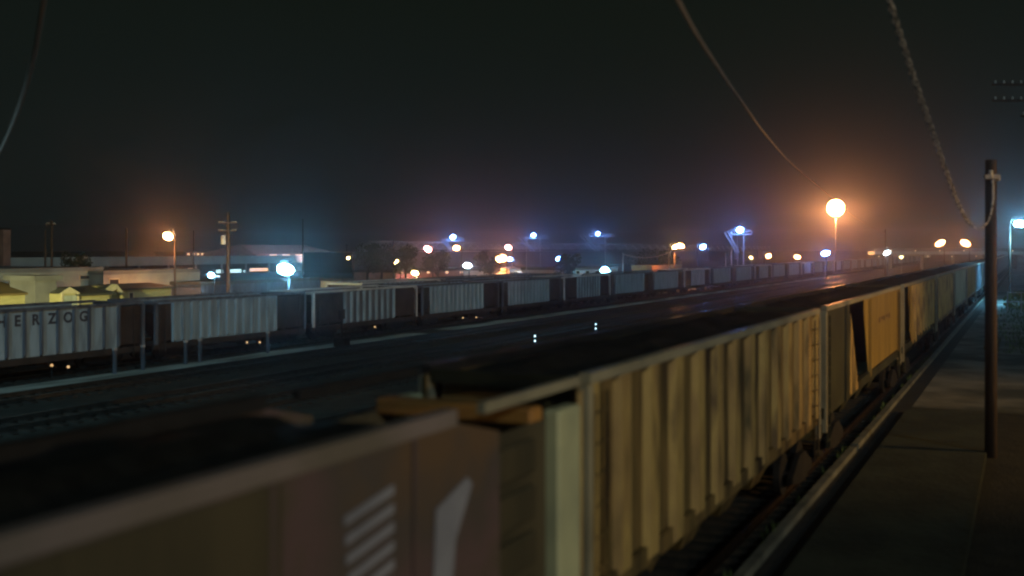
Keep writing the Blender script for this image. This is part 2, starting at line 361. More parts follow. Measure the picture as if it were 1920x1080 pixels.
# car A (red-brown with stripes)
yA0, yA1 = -8.0, 10.95; yc = (yA0+yA1)/2
tA = thing('hopper_car', 'dull red hopper car with slanted white stripes nearest the camera', 'hopper car', (XN, yc, 0), group=NG)
ye = 8.1-yc; yf = 8.95-yc; yl = yA0-yc; yr = yA1-yc
b = MB()
for s in (-1, 1):
    xi = s*1.08
    b.prism([(xi, yl+1, ZS1), (xi, yf, ZS1), (xi, yf, 3.80), (xi, ye, ZT1), (xi, yl+1, ZT1)], (-s*.03, 0, 0))
b.build('side_sheet', M['purple'], tA)
for q, e in ((-1, yr), (1, yl)):
    MB().prism([(-1.0, e+q*1.4, 3.5), (1.0, e+q*1.4, 3.5), (1.0, e+q*4.4, 1.5), (-1.0, e+q*4.4, 1.5)], (0, 0, .04)).build('slope_sheet', M['rust'], tA)
for s in (-1, 1):
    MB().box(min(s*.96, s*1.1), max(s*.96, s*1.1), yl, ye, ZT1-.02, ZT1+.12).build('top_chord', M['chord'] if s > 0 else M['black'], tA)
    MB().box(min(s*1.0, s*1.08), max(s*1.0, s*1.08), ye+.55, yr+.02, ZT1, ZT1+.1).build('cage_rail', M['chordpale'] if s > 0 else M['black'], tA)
    MB().box(s*1.0-.1, s*1.0+.1, yr-.62, yr-.02, 1.0, 3.80).build('corner_post', M['post'], tA, bevel=.03)
    MB().box(min(s*.93, s*.95), max(s*.93, s*.95), yf+.02, yr-.64, 1.3, 3.72).build('end_panel', M['olive'], tA)
    b = MB()
    for i in range(5): b.box(min(s*.953, s*1.02), max(s*.953, s*1.02), yf+.12, yr-1.0, 1.35+i*.47, 1.70+i*.47)
    b.build('end_step', M['olive'], tA, bevel=.03)
    MB().box(min(s*.88, s*1.06), max(s*.88, s*1.06), yl, yr, ZS1-.3, ZS1-.02).build('side_sill', M['rust'], tA)
MB().box(1.083, 1.095, yl+1, Tv(530, 4.43)-yc, ZS1, ZT1-.04).build('side_panel', M['olive'], tA)
MB().box(-.95, .95, yr-1.0, yr-.7, 3.68, 3.86).build('end_beam', M['orange'], tA, bevel=.03)
bays(tA, 17, .85, ZS1, M['rust']); truck(tA, yr-2.2); truck(tA, yl+2.2)
MB().box(-.18, .18, yr-.2, yr+.3, .8, 1.05).build('coupler', M['black'], tA)
add_load(tA, .95, yl+.9, ye-.3, ZT1-.03)
xs = 1.09
b = MB()                                            # slanted stripes
for i in range(7):
    z0 = 3.50-i*.145; y0 = Tv(645, 4.44)-yc; y1 = Tv(738, 4.44)-yc
    b.prism([(xs, y0+.012*i, z0), (xs, y1, z0+.10), (xs, y1, z0+.175), (xs, y0+.012*i, z0+.07)], (.006, 0, 0))
b.build('stripe_marking', M['logo'], tA)
for y in (2.2, 3.9, 5.6, 7.4):
    MB().box(1.078, 1.10, y-yc-.03, y-yc+.03, ZS1, ZT1-.03).build('side_seam', M['purple'] if y > 5 else M['olive'], tA)
y0 = Tv(808, 4.44)-yc; y1 = Tv(885, 4.44)-yc
MB().prism([(xs, y0, 2.3), (xs, y0+.30, 2.3), (xs, y0+.42, 3.0), (xs, y1, 3.42), (xs, y1-.1, 3.5), (xs, y0+.08, 3.33)], (.006, 0, 0)).build('slanted_marking', M['logo'], tA)
def near(label, y0, y1, mb, mr, mc, me, ribs, ribw, w=1.1, load=True, **k):
    return hopper('hopper_car', label, NG, XN, (y0+y1)/2, y1-y0, ZS1, ZT1, mb, mr, mc, me, ribs, ribw, w=w, load=load, **k)
near('yellow-brown ribbed hopper car with dark blotches, behind the red car', 11.1, 26.2, M['tan'], M['tanrib'], M['chordpale'], M['tan'], 1.1, .50, sheet0=0, sheet1=0)
# car C : dark green end panel, yellow slope sheet, plain amber side
yC0, yC1 = 26.9, 44.3; yc = (yC0+yC1)/2
tC = near('amber hopper car with a dark green end panel, third car of the near train', yC0, yC1, M['amber'], M['amber'], M['chordpale'], M['green'], 12.0, .10, sheet0=8.6, sheet1=.4)
MB().box(1.0, 1.06, yC0+.1-yc, 31.0-yc, ZS1-.1, ZT1-.05).build('end_panel', M['green'], tC)
MB().prism([(1.02, 31.2-yc, ZT1-.3), (1.02, 32.7-yc, ZS1-.2), (1.02, 32.0-yc, ZS1-.2), (1.02, 31.05-yc, ZS1-.2)], (.05, 0, 0)).build('slope_brace', M['tanrib'], tC)
b = MB()
random.seed(5)
for i, y in enumerate((38.2, 38.9, 39.5, 40.3, 41.0)):
    b.box(.985, .992, y-yc, y+.4-yc, 3.0+.06*(i % 2), 3.18)
b.build('side_lettering', M['rust'], tC)
yD0, yD1 = 45.3, 62; yc = (yD0+yD1)/2
tD = near('amber ribbed hopper car with an open dark end, fourth car of the near train', yD0, yD1, M['amber'], M['tanrib'], M['chordpale'], M['green'], 1.5, .35, sheet0=4.0, sheet1=.5)
MB().prism([(1.02, 48.7-yc, ZT1-.1), (1.02, 50.6-yc, ZS1-.1), (1.02, 49.0-yc, ZS1-.1), (1.02, 48.3-yc, ZS1+.4)], (.05, 0, 0)).build('slope_brace', M['amber'], tD)
near('amber hopper car, fifth of the near train, beside the pale green one', 63, 78.2, M['amber'], M['tanrib'], M['chordpale'], M['rust'], 1.3, .4, sheet0=.8, sheet1=.8)
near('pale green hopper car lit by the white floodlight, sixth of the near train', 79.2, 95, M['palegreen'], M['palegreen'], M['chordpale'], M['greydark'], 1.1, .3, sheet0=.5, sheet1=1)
sG = near('amber yellow hopper car just beyond the pale green one', 96, 112, M['amber'], M['amber'], M['chordpale'], M['rust'], 1.3, .3, sheet0=.5, sheet1=.8)
sH = near('grey hopper car seen behind the wooden pole, first grey one of the near train', 113, 129, M['grey'], M['greydark'], M['chordpale'], M['greydark'], 1.3, .3, sheet0=.5, sheet1=.8)
for k in range(1, 12):
    copy_tree(sH, (XN, 121+17*k, 0), label='small grey hopper car at the far end of the near train')

# ------------------------------------------------------------------ lamps
def lamp(name, px, py, z, col, I, r, label, kind='cobra', dir_=1, hide_pole=False, cat='lamp post', group='yard and street lamps'):
    """I: radiant intensity; the glowing lens carries all of the light"""
    p = Pz(px, py, z)
    t = thing(name, label, cat, (p.x, p.y, 0), group=group)
    h = p.z
    if kind == 'cobra':
        dx = .9*dir_
        MB().tube((dx, 0, 0), (dx, 0, h+.15), .12, .07).build('pole', M['wood'], t, True)
        MB().path([(dx, 0, h), (dx*.7, 0, h+r+.25), (0, 0, h+r+.2)], .05).build('arm', M['steel'], t)
        MB().box(-.35-r*.5, .35+r*.5, -.2, .2, h+r*.8, h+r*.8+.16).build('housing', M['greydark'], t, bevel=.04)
    elif kind == 'mast':
        MB().tube((0, 0, 0), (0, 0, h-r*.7), .2, .12).build('pole', M['black'], t, True)
        MB().tube((0, 0, h+r*.75), (0, 0, h+r*.95), r*.5, r*.3).build('housing', M['greydark'], t)
    elif kind == 'flood':
        MB().tube((0, .55, 0), (0, .55, h+.1), .13, .08).build('pole', M['black'], t, True)
        MB().box(-.7, .7, .5, .62, h-.15-.05, h-.05).build('crossbar', M['steel'], t)
        MB().box(-r*.6, r*.6, -.1, .5, h+r*.85, h+r+.1).build('housing', M['greydark'], t)
    elif kind == 'wall':
        MB().box(-.15, .15, .25, .55, h-.2, h+.3).build('housing', M['greydark'], t)
        MB().tube((0, .45, 0), (0, .45, h), .06).build('pole', M['steel'], t)
    m = emit('lamp_'+label.split()[0]+str(int(px)), col, I/(math.pi*r*r))
    b = MB(); rl = random.Random(px*7+py)
    mx = Matrix.Translation((0, 0, h)) if r > 1 else Matrix.Translation((0, 0, h)) @ Matrix.Rotation(rl.uniform(-.6, .6), 4, 'Y') @ Matrix.Diagonal((rl.uniform(1.0, 1.3), 1, rl.uniform(.65, .85), 1))
    bmesh.ops.create_icosphere(b.bm, subdivisions=3 if r > 1 else 2, radius=r, matrix=mx)
    b.build('lamp_lens', m, t)
    return t
OR = (1, .36, .12); PK = (1, .36, .34); BL = (.14, .32, 1.0); CY = (.22, .66, 1.0); YL = (1, .68, .25); WH = (.75, .9, 1.0)
K = .78
lamps = [
 ('yard_lamp', 1567, 390, 300, OR, 3200, 2.1, 'big blazing orange yard lamp above the tracks at the right', 'mast', 1),
 ('yard_lamp', 315, 443, 105, OR, 120, .34, 'orange lamp on its post above the long roof at the left', 'cobra', 1),
 ('floodlight', 535, 505, 98, CY, 260, .55, 'glaring blue-white floodlight low behind the blue-grey hopper car', 'flood', 1),
 ('floodlight', 396, 516, 110, CY, 26, .26, 'small cyan floodlight left of the glaring one', 'flood', 1),
 ('floodlight', 802, 467, 170, PK, 85, .42, 'pink lamp on a post left of the blue rooftop lights', 'cobra', 1),
 ('yard_lamp', 856, 465, 175, OR, 60, .36, 'small orange lamp just under the first blue floodlight', 'cobra', 1),
 ('floodlight', 876, 498, 150, WH, 45, .38, 'lavender white lamp low under the first blue floodlight', 'flood', 1),
 ('yard_lamp', 742, 491, 160, YL, 16, .28, 'faint yellow lamp among the dark trees', 'cobra', 1),
 ('yard_lamp', 653, 484, 160, YL, 6, .2, 'tiny yellow lamp right of the hipped roof', 'cobra', 1),
 ('yard_lamp', 778, 512, 150, YL, 30, .34, 'pale yellow lamp low before the orange lit ground', 'wall', 1),
 ('yard_lamp', 940, 485, 165, OR, 190, .6, 'bright orange lamp beside the white building', 'cobra', 1),
 ('yard_lamp', 953, 464, 185, PK, 70, .42, 'pink lamp just above the bright orange one', 'cobra', 1),
 ('floodlight', 956, 486, 170, BL, 40, .3, 'small violet lamp touching the bright orange one', 'flood', 1),
 ('floodlight', 1047, 485, 175, BL, 32, .3, 'small blue lamp above the white building', 'flood', 1),
 ('floodlight', 1134, 507, 150, CY, 90, .45, 'blue-white floodlight before the grey building with windows', 'flood', 1),
 ('yard_lamp', 1276, 461, 150, OR, 70, .36, 'orange lamp with two posts above the orange lit trailer', 'cobra', -1),
 ('yard_lamp', 1266, 463, 153, YL, 40, .3, 'yellow lamp head touching the orange one above the trailer', 'cobra', -1),
 ('floodlight', 1318, 463, 160, BL, 62, .38, 'blue lamp on a slim post right of the orange lit trailer', 'cobra', -1),
 ('yard_lamp', 1441, 480, 220, OR, 55, .42, 'small orange lamp over the far hopper cars, left of its twin', 'cobra', -1),
 ('yard_lamp', 1408, 483, 230, YL, 9, .28, 'tiny yellow lamp left of the two small orange ones', 'wall', 1),
 ('yard_lamp', 1495, 482, 225, OR, 55, .4, 'small orange lamp over the far hopper cars, right of its twin', 'cobra', -1),
 ('floodlight', 1548, 475, 200, BL, 130, .5, 'blue floodlight below the big blazing lamp', 'flood', 1),
 ('yard_lamp', 1663, 474, 210, WH, 45, .42, 'greenish white lamp at the foot of the thin far pole', 'flood', 1),
 ('yard_lamp', 1690, 482, 230, YL, 7, .26, 'tiny yellow lamp right of the greenish white one', 'wall', 1),
 ('yard_lamp', 1762, 504, 210, YL, 7, .26, 'tiny yellow lamp low over the near train far end', 'wall', 1),
 ('street_lamp', 1763, 456, 260, OR, 170, .75, 'orange street lamp by the overpass, left one of the pair', 'cobra', 1),
 ('street_lamp', 1810, 456, 260, OR, 170, .75, 'orange street lamp by the overpass, right one of the pair', 'cobra', 1),
 ('street_lamp', 1912, 420, 108, CY, 260, .36, 'blue-white street lamp on a pale post at the right edge', 'cobra', -1),
]
DOWN = {1567: 90000, 1912: 9000, 802: 4500, 940: 8000, 778: 4000, 1134: 3000, 1276: 5000, 535: 4000, 315: 5000}
for a in lamps:
    nm, px, py, z, col, I, r, lb, kd, d = a
    t = lamp(nm, px, py, z, col, I*K, r*(1.3 if r < 1 else 1.12), lb, kd, d)
    if px in DOWN:                                  # the luminaire's own downward beam
        l = bpy.data.lights.new('beam', 'SPOT'); l.energy = DOWN[px]; l.color = col; l.spot_size = R(150); l.spot_blend = .8; l.shadow_soft_size = .3
        lo = bpy.data.objects.new('beam', l); C.objects.link(lo); lo.parent = t; lo.location = (0, 0, Pz(px, py, z).z-r*1.3-.12)
# added fill lamps, mostly out of frame, for surfaces without an identified source
def fill_lamp(x, y, h, aim, col, W, cone, label):
    """added fill lamp modelled as a hooded floodlight: it throws a cone (spot) towards aim"""
    t = thing('floodlight', label, 'lamp post', (x, y, 0), group='yard and street lamps')
    d = (Vector(aim)-Vector((x, y, h))).normalized(); q = d.to_track_quat('-Z', 'Y')
    MB().tube((0, 0, 0), (0, 0, h-.2), .12, .08).build('pole', M['wood'], t, True)
    o = MB().tube((0, 0, .35), (0, 0, -.02), .16, .34, 16).build('housing', M['greydark'], t)
    o.location = (0, 0, h); o.rotation_mode = 'QUATERNION'; o.rotation_quaternion = q
    e_ = MB().tube((0, 0, -.025), (0, 0, -.05), .3, .3, 16).build('lamp_lens', emit('fill_glow', col, 8), t)
    e_.location = (0, 0, h); e_.rotation_mode = 'QUATERNION'; e_.rotation_quaternion = q
    l = bpy.data.lights.new('beam', 'SPOT'); l.energy = W; l.color = col; l.spot_size = R(cone); l.spot_blend = .6; l.shadow_soft_size = .25
    lo = bpy.data.objects.new('beam', l); C.objects.link(lo); lo.parent = t; lo.location = Vector((0, 0, h))+d*.12
    lo.rotation_mode = 'QUATERNION'; lo.rotation_quaternion = q
fill_lamp(-46, 30, 4.2, (-62, 53, 1.5), (1, .85, .36), 42000, 95, 'added hooded fill lamp outside the frame that lights the yellow sheds')
fill_lamp(19, 34, 7, (-4, 37, 2.6), (1, .52, .14), 13000, 78, 'added amber hooded fill lamp outside the frame beyond the platform')
fill_lamp(13, 6, 6.5, (-4, 15, 2.4), (1, .72, .40), 2300, 90, 'added dim hooded fill lamp outside the frame beside the depot')
fill_lamp(-22, -6, 13, (-40, 45, 1.5), (.42, .80, 1), 13000, 100, 'added cool hooded fill lamp outside the frame that lights the standing string')

q = Pz(440, 480, 92)
fill_lamp(q.x, q.y, 1.6, Pz(428, 480, 104)-Vector((0, 0, 1)), (1, .6, .15), 9000, 70, 'added small amber fill lamp hidden behind the standing string at the foot of the tall pole')  # added to give the tall pole its amber light
q = Pz(650, 480, 262)
fill_lamp(q.x, q.y, 6.5, Pz(560, 466, 292), (1, .55, .55), 60000, 90, 'added hooded pink fill lamp at the right end of the hipped hall')  # added to throw pink light on the hall roof
# ------------------------------------------------------------------ utility poles and cables
def upole(px, ptop, z, label, arms=(), r=.16, m='wood', transformer=None, pyb=None):
    p = Pz(px, ptop, z)
    t = thing('utility_pole', label, 'utility pole', (p.x, p.y, 0), rz=TH, group='wooden poles')
    MB().tube((0, 0, 0), (0, 0, p.z), r, r*.75, 12).build('pole', M[m], t, True)
    for (py, half) in arms:
        zz = CZ-(py-HZ)/F*z
        c = MB().box(-half, half, -r-.12, -r, zz-.06, zz+.06).build('crossarm', M[m], t)
        for k in (-1, -.6, .6, 1):
            MB().tube((k*half*.95, -r-.06, zz+.06), (k*half*.95, -r-.06, zz+.2), .04, .03, 8).build('insulator', M['insul'], c)
            kids[t.name]
    if transformer:
        zz = CZ-(transformer-HZ)/F*z
        MB().tube((-r-.28, 0, zz-.45), (-r-.28, 0, zz+.45), .24, n=14).build('transformer', M['steel'], t, True)
    return t
upole(428, 398, 104, 'wooden utility pole with two crossarms and a transformer at the left', ((418, .85), (433, .85)), .2, transformer=450)
upole(85, 432, 118, 'short dark wooden pole, left of the close pair', (), .13)
upole(97, 414, 120, 'taller dark wooden pole, right of the close pair', ((421, .5),), .14)
upole(237, 428, 120, 'thin dark pole left of the orange lamp', (), .13)
upole(363, 432, 160, 'faint thin pole behind the dotted roof lights', (), .12)
upole(568, 410, 160, 'faint thin pole above the hipped roof', (), .12)
upole(738, 450, 150, 'thin pole among the trees near the faint yellow lamp', (), .12)
upole(1361, 472, 150, 'short pale post right of the blue lamp on a slim post', (), .12, 'steel')
upole(1660, 430, 212, 'thin far pole right of the big blazing lamp', (), .15)
upole(1168, 474, 150, 'slim post left of the orange lit trailer', (), .1, 'steel')
upole(987, 474, 150, 'slim post in front of the white building', (), .1, 'steel')
# near wooden pole
p = Pz(1858, 300, 28.2)
t = thing('utility_pole', 'thick wooden pole with a small light bracket at the platform edge', 'utility pole', (p.x, p.y, 0), rz=TH, group='wooden poles')
MB().tube((0, 0, 0), (0, 0, p.z), .155, .14, 20).build('pole', M['wood'], t, True)
z1 = CZ+(HZ-333)/F*28.2
MB().box(-.28, .12, -.30, -.16, z1-.05, z1+.06).build('bracket', M['steel'], t)
MB().tube((-.12, -.25, z1-.02), (-.12, -.25, z1+.18), .07, .05).build('insulator', M['insul'], t, True)
MB().tube((.08, -.25, z1-.1), (.08, -.25, z1+.05), .06, .05).build('cable_clamp', M['steel'], t, True)
# right crossarm pole (its post stands just out of frame)
p = Pz(1952, 120, 50)
t = thing('utility_pole', 'tall pole at the upper right whose two crossarms carry glass insulators', 'utility pole', (p.x, p.y, 0), rz=TH, group='wooden poles')
MB().tube((0, 0, 0), (0, 0, p.z), .22, .16, 16).build('pole', M['wood'], t, True)
for py, xs_ in ((160, (1862, 1878, 1894, 1910, 1926, 1978, 1994, 2010)), (190, (1862, 1878, 1894, 1910, 1926, 1978, 1994, 2010)), (219, (1915, 1990))):
    zz = CZ-(py-HZ)/F*50; x0 = (xs_[0]-1952)/F*50-.15; x1 = (xs_[-1]-1952)/F*50+.15
    c = MB().box(x0, x1, -.30, -.20, zz-.06, zz+.05).build('crossarm', M['wood'], t)
    for px in xs_:
        x = (px-1952)/F*50
        MB().tube((x, -.25, zz+.05), (x, -.25, zz+.19), .05, .035, 10).build('insulator', M['insul'], c, True)
def smoothpts(pts, n=8):
    P = [Vector(p) for p in pts]; P = [P[0]*2-P[1]]+P+[P[-1]*2-P[-2]]; out = []
    for i in range(1, len(P)-2):
        for k in range(n):
            s = k/n; a, b_, c, d = P[i-1:i+3]
            out.append(.5*((2*b_)+(c-a)*s+(2*a-5*b_+4*c-d)*s*s+(3*b_-a-3*c+d)*s**3))
    return out+[P[-2]]
ctl = [(1860, 334, 27.9), (1861, 375, 27.7), (1853, 412, 27.3), (1836, 429, 26.8), (1819, 420, 26.2), (1800, 390, 25.2), (1779, 335, 23.8), (1757, 272, 22.2), (1732, 200, 20.5), (1705, 120, 18.6), (1676, 30, 16.6), (1640, -90, 14.5)]
base = smoothpts([Pz(*c) for c in ctl], 26)
for ph in (0, 1):                                   # twisted service drop
    pts = []
    for i, q in enumerate(base):
        a = i*.55+ph*math.pi
        pts.append(q+Vector((math.cos(a)*.035, math.sin(a)*.01, math.sin(a)*.02)) if i > 100 else q+Vector((ph*.02, 0, 0)))
    if ph == 0:
        root = MB().path(pts, .018, 5).build('service_cable', M['cable'], None, True)
        tag(root, 'twisted service cable drooping from the thick wooden pole up into the sky', 'cable')
    else:
        MB().path(pts, .016, 5).build('cable_strand', M['cable'], root, True)
ctl = [(1662, 440, 205), (1610, 412, 120), (1545, 358, 70), (1490, 312, 45), (1440, 258, 30), (1390, 190, 22), (1345, 125, 17), (1300, 55, 14), (1255, -30, 12)]  # soft brownish streak in the sky, modelled as a thin tube
tag(MB().path(smoothpts([Pz(*c) for c in ctl], 8), .026, 6).build('sky_streak', M['brownline'], None, True), 'brownish sky streak sloping down to the big blazing lamp', 'cable')
ctl = [(-30, 330, 24), (5, 275, 20), (38, 195, 17), (62, 110, 15), (78, 20, 13), (90, -60, 12)]  # second soft streak, modelled the same way
tag(MB().path(smoothpts([Pz(*c) for c in ctl], 8), .026, 6).build('sky_streak', M['brownline'], None, True), 'faint sky streak in the upper left corner', 'cable')
def wire(a, b_, sag, r, label):
    a = Vector(a); b_ = Vector(b_)
    tag(MB().path([a.lerp(b_, i/16)-Vector((0, 0, 4*sag*(i/16)*(1-i/16))) for i in range(17)], r, 5).build('overhead_wire', M['brownline'], None, True), label, 'wire')
wire(Pz(1168, 476, 150), Pz(1276, 462, 150), 1.0, .05, 'sagging wire from the slim post to the orange lamp over the trailer')

# ------------------------------------------------------------------ buildings
def rows(b, u): return b
def bld(name, label, u, pa, pb, ybase_top, mwall, mroof, depth=8, roof='flat', rise=1.0, cat='building', z0=0, wins=(), doors=(), group=None, over=.3, trim=None):
    """building whose long side faces the yard (+X) on the line u, spanning image columns pa..pb"""
    y0, y1 = Tv(pa, u), Tv(pb, u); zt = Zat((pa+pb)/2, ybase_top, u); yc = (y0+y1)/2; h = (y1-y0)/2
    t = thing(name, label, cat, (-u, yc, z0), group=group)
    MB().box(-depth, 0, -h, h, -.1, zt-z0).build('wall', mwall, t)
    z = zt-z0
    if roof == 'flat':
        MB().box(-depth-over, over, -h-over, h+over, z+.003, z+.35).build('roof', mroof, t)
    elif roof == 'gable_y':      # ridge along the track
        b = MB()
        b.prism([(over, -h-over, z-.05), (over, -h-over, z+.07), (-depth/2, -h-over, z+rise+.12), (-depth-over, -h-over, z+.07), (-depth-over, -h-over, z-.05), (-depth/2, -h-over, z+rise)], (0, 2*h+2*over, 0))
        b.build('roof', mroof, t)
        MB().prism([(0, -h, z), (-depth, -h, z), (-depth/2, -h, z+rise-.02)], (0, .1, 0)).build('gable', mwall, t)
        MB().prism([(0, h-.1, z), (-depth, h-.1, z), (-depth/2, h-.1, z+rise-.02)], (0, .1, 0)).build('gable', mwall, t)
    elif roof == 'hip':
        b = MB(); o = [(over, -h-over, z), (over, h+over, z), (-depth-over, h+over, z), (-depth-over, -h-over, z)]
        A = [b.bm.verts.new(p) for p in o]; r0 = b.bm.verts.new((-depth/2, -h*.72, z+rise)); r1 = b.bm.verts.new((-depth/2, h*.72, z+rise))
        b.bm.faces.new((A[0], A[1], r1, r0)); b.bm.faces.new((A[2], A[3], r0, r1)); b.bm.faces.new((A[1], A[2], r1)); b.bm.faces.new((A[3], A[0], r0)); b.bm.faces.new(A[::-1])
        b.build('roof', mroof, t)
    for (wa, wb, wy0, wy1, mk) in wins:
        a0, a1 = Tv(wa, u)-yc, Tv(wb, u)-yc; c0, c1 = Zat((wa+wb)/2, wy1, u)-z0, Zat((wa+wb)/2, wy0, u)-z0
        f = MB().box(.004, .07, a0-.08, a1+.08, c0-.08, c0).box(.004, .07, a0-.08, a1+.08, c1, c1+.08).box(.004, .07, a0-.08, a0, c0, c1).box(.004, .07, a1, a1+.08, c0, c1).build('window', M['cream'], t)
        MB().box(.003, .03, a0, a1, c0, c1).build('pane', M[mk], f)
    for (wa, wb, wy0) in doors:
        a0, a1 = Tv(wa, u)-yc, Tv(wb, u)-yc; c1 = Zat((wa+wb)/2, wy0, u)-z0
        MB().box(.004, .06, a0, a1, 0, c1).build('door', M['cream'] if trim is None else M[trim], t)
    return t, yc, h, z
# yellow sheds
SH = 'yellow sheds behind the lettered hopper car'
bld('shed', 'yellow shed with a sloping grey roof cut by the left edge', 62, -60, 50, 553, M['yellowwall'], M['roofbrown'], 7, 'gable_y', .8, 'shed', group=SH)
bld('shed', 'plain grey box shed between the yellow sheds', 61, 66, 106, 526, M['greywall'], M['greywall'], 2.5, 'flat', cat='shed', group=SH)
t, yc, h, z = bld('shed', 'yellow shed with an open pale gabled front, in the middle of the sheds', 60, 146, 206, 552, M['yellowwall'], M['roof'], 5, 'gable_y', .4, 'shed', group=SH)
t = thing('shed', 'pale gabled garage front standing at the end of the middle yellow shed', 'shed', (-59.9, Tv(129, 60), 0), group=SH)
hw = (Tv(145.5, 60)-Tv(112, 60))/2; zt = Zat(129, 550, 60); zp = Zat(129, 541, 60)
MB().box(-1.2, 0, -hw, hw, 0, zt).build('wall', M['yellowwall'], t)
MB().prism([(-.05, -hw-.1, zt), (-.05, hw+.1, zt), (-.05, 0, zp+.05)], (-1.2, 0, 0)).build('roof', M['roof'], t)
MB().prism([(.02, -hw-.15, zt), (.02, hw+.15, zt), (.02, 0, zp+.1)], (-.065, 0, 0)).build('gable', M['cream'], t)
MB().box(.004, .06, -hw*.72, hw*.72, .05, zt-.15).build('door', M['palegreen'], t)
MB().box(.004, .09, -hw, -hw*.82, .05, zt).box(.004, .09, hw*.82, hw, .05, zt).build('door_frame', M['cream'], t)
bld('shed', 'long yellow shed with a dark window, right of the other sheds', 63, 228, 320, 541, M['yellowwall'], M['roof'], 5, 'gable_y', .25, 'shed', group=SH, wins=((242, 249, 549, 561, 'window'),))
t = thing('porch', 'bright gabled porch roof before the long yellow shed', 'porch', (-60.8, Tv(216, 61), 0))
hw = (Tv(228, 61)-Tv(202, 61))/2; zt = Zat(216, 543, 61); zp = Zat(216, 533, 61)
MB().prism([(0, -hw, zt-.02), (0, 0, zp), (0, hw, zt-.25), (0, hw, zt-.55), (0, 0, zp-.3), (0, -hw, zt-.3)], (-.6, 0, 0)).build('roof', M['cream'], t)
MB().box(-.2, 0, hw-.2, hw, 0, zt-.3).box(-.2, 0, -hw, -hw+.16, 0, zt-.25).build('post', M['yellowwall'], t)
# warehouse and long shed behind
bld('warehouse', 'wide flat-topped grey-green warehouse behind the yellow sheds', 84, -60, 192, 510, M['palewall'], M['greywall'], 26, 'flat', cat='warehouse', over=.1, wins=((60, 72, 516, 521, 'window'), (150, 168, 517, 523, 'window')))
bld('warehouse', 'grey warehouse with an arched doorway right of the yellow sheds', 82, 194, 375, 512, M['palewall'], M['greywall'], 14, 'flat', cat='warehouse', over=.1, wins=((338, 344, 533, 542, 'window'), (205, 222, 524, 532, 'window')), doors=((352, 372, 538),), trim='greendark')
bld('warehouse', 'plain grey wall of a storage building behind the blue-grey hopper car', 78, 376, 600, 530, M['greydark'], M['roof'], 12, 'flat', cat='warehouse')
t, yc, h, z = bld('loading_canopy', 'long teal loading canopy over a lit dock at the left', 170, -80, 640, 500, M['darkwall'], M['darkwall'], 3, 'flat', cat='canopy', over=.05,
    wins=((352, 362, 503, 511, 'warmwin'), (405, 418, 506, 521, 'coolwin'), (430, 452, 505, 520, 'coolwin'), (456, 462, 507, 523, 'coolwin'), (468, 505, 503, 508, 'warmwin'), (568, 580, 508, 522, 'warmwin'), (586, 600, 508, 522, 'warmwin'), (603, 611, 505, 518, 'warmwin')))
zc0, zc1 = Zat(300, 502, 170), Zat(300, 481, 170)
MB().box(.4, 5.5, -h-1, h+1, zc0+.65, zc1+.05).build('canopy_fascia', M['teal'], t)
for k in range(14):
    y = -h+2*h*(k+.5)/14; MB().box(5, 5.3, y-.15, y+.15, 0, zc0+.65).build('column', M['steel'], t)
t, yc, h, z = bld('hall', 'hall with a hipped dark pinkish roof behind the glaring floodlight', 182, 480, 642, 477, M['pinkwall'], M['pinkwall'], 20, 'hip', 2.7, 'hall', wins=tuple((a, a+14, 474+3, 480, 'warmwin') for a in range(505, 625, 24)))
bld('building', 'low building with a row of warm lights under its roof, left of the tall pole', 200, 345, 415, 474, M['darkwall'], M['roof'], 10, 'flat', wins=tuple((a, a+4, 475, 478, 'warmwin') for a in (351, 361, 369, 377, 385, 393)))
bld('silo_house', 'tall narrow brownish tower at the left edge', 150, 6, 20, 431, M['pinkwall'], M['darkwall'], 3, 'flat', cat='tower', over=.05)
bld('house', 'small tan hut behind the second string, right of the glaring floodlight', 74, 640, 662, 527, M['cream'], M['roof'], 3, 'flat', cat='hut', over=.1)
# centre
bld('building', 'long dark flat building carrying the blue floodlight frames', 140, 660, 1262, 474, M['darkwall'], M['darkwall'], 14, 'flat')
bld('building', 'white low building with bright lamps on its wall', 72, 955, 1062, 506, M['whitewall'], M['roof'], 8, 'flat', over=.1, wins=((962, 970, 510, 515, 'window'), (1038, 1046, 510, 515, 'window')))
bld('building', 'pale grey low building with small dark windows', 58, 1074, 1158, 505, M['whitewall'], M['roof'], 8, 'flat', over=.1, wins=tuple((a, a+6, 508, 513, 'window') for a in (1080, 1098, 1116)))
bld('trailer', 'low trailer coloured orange for the glow of the orange lamps', 48, 1222, 1278, 501, M['orange'], M['orange'], 3, 'flat', cat='trailer', over=.05)  # orange lamplight put into the wall and roof colour
bld('building', 'low brown buildings behind the orange lit ground', 90, 742, 925, 508, M['pinkwall'], M['darkwall'], 8, 'flat', wins=tuple((a, a+5, 509, 512, 'warmwin') for a in (750, 800, 835, 862, 905, 915)))
for px, py, rr in ((1005, 511, .42), (1022, 508, .3), (987, 509, .24)):
    p = Pz(px, py, 0.98*(Tv(px, 72)*math.cos(TH)+72*math.sin(TH)))
    t = thing('wall_lamp', {1005: 'broad white lamp in the middle of the white building wall', 1022: 'smaller white lamp right of the broad one on the white building', 987: 'smaller white lamp left of the broad one on the white building'}[px], 'wall lamp', p, group='lamps on the white building')
    MB().box(-1.6, -.2, -.06, .06, .1, .25).build('bracket', M['steel'], t)
    MB().ball((0, 0, 0), rr, .8, 1).build('lamp_lens', emit('wall_glow', WH, 40*rr/.42/(math.pi*rr*rr)), t)
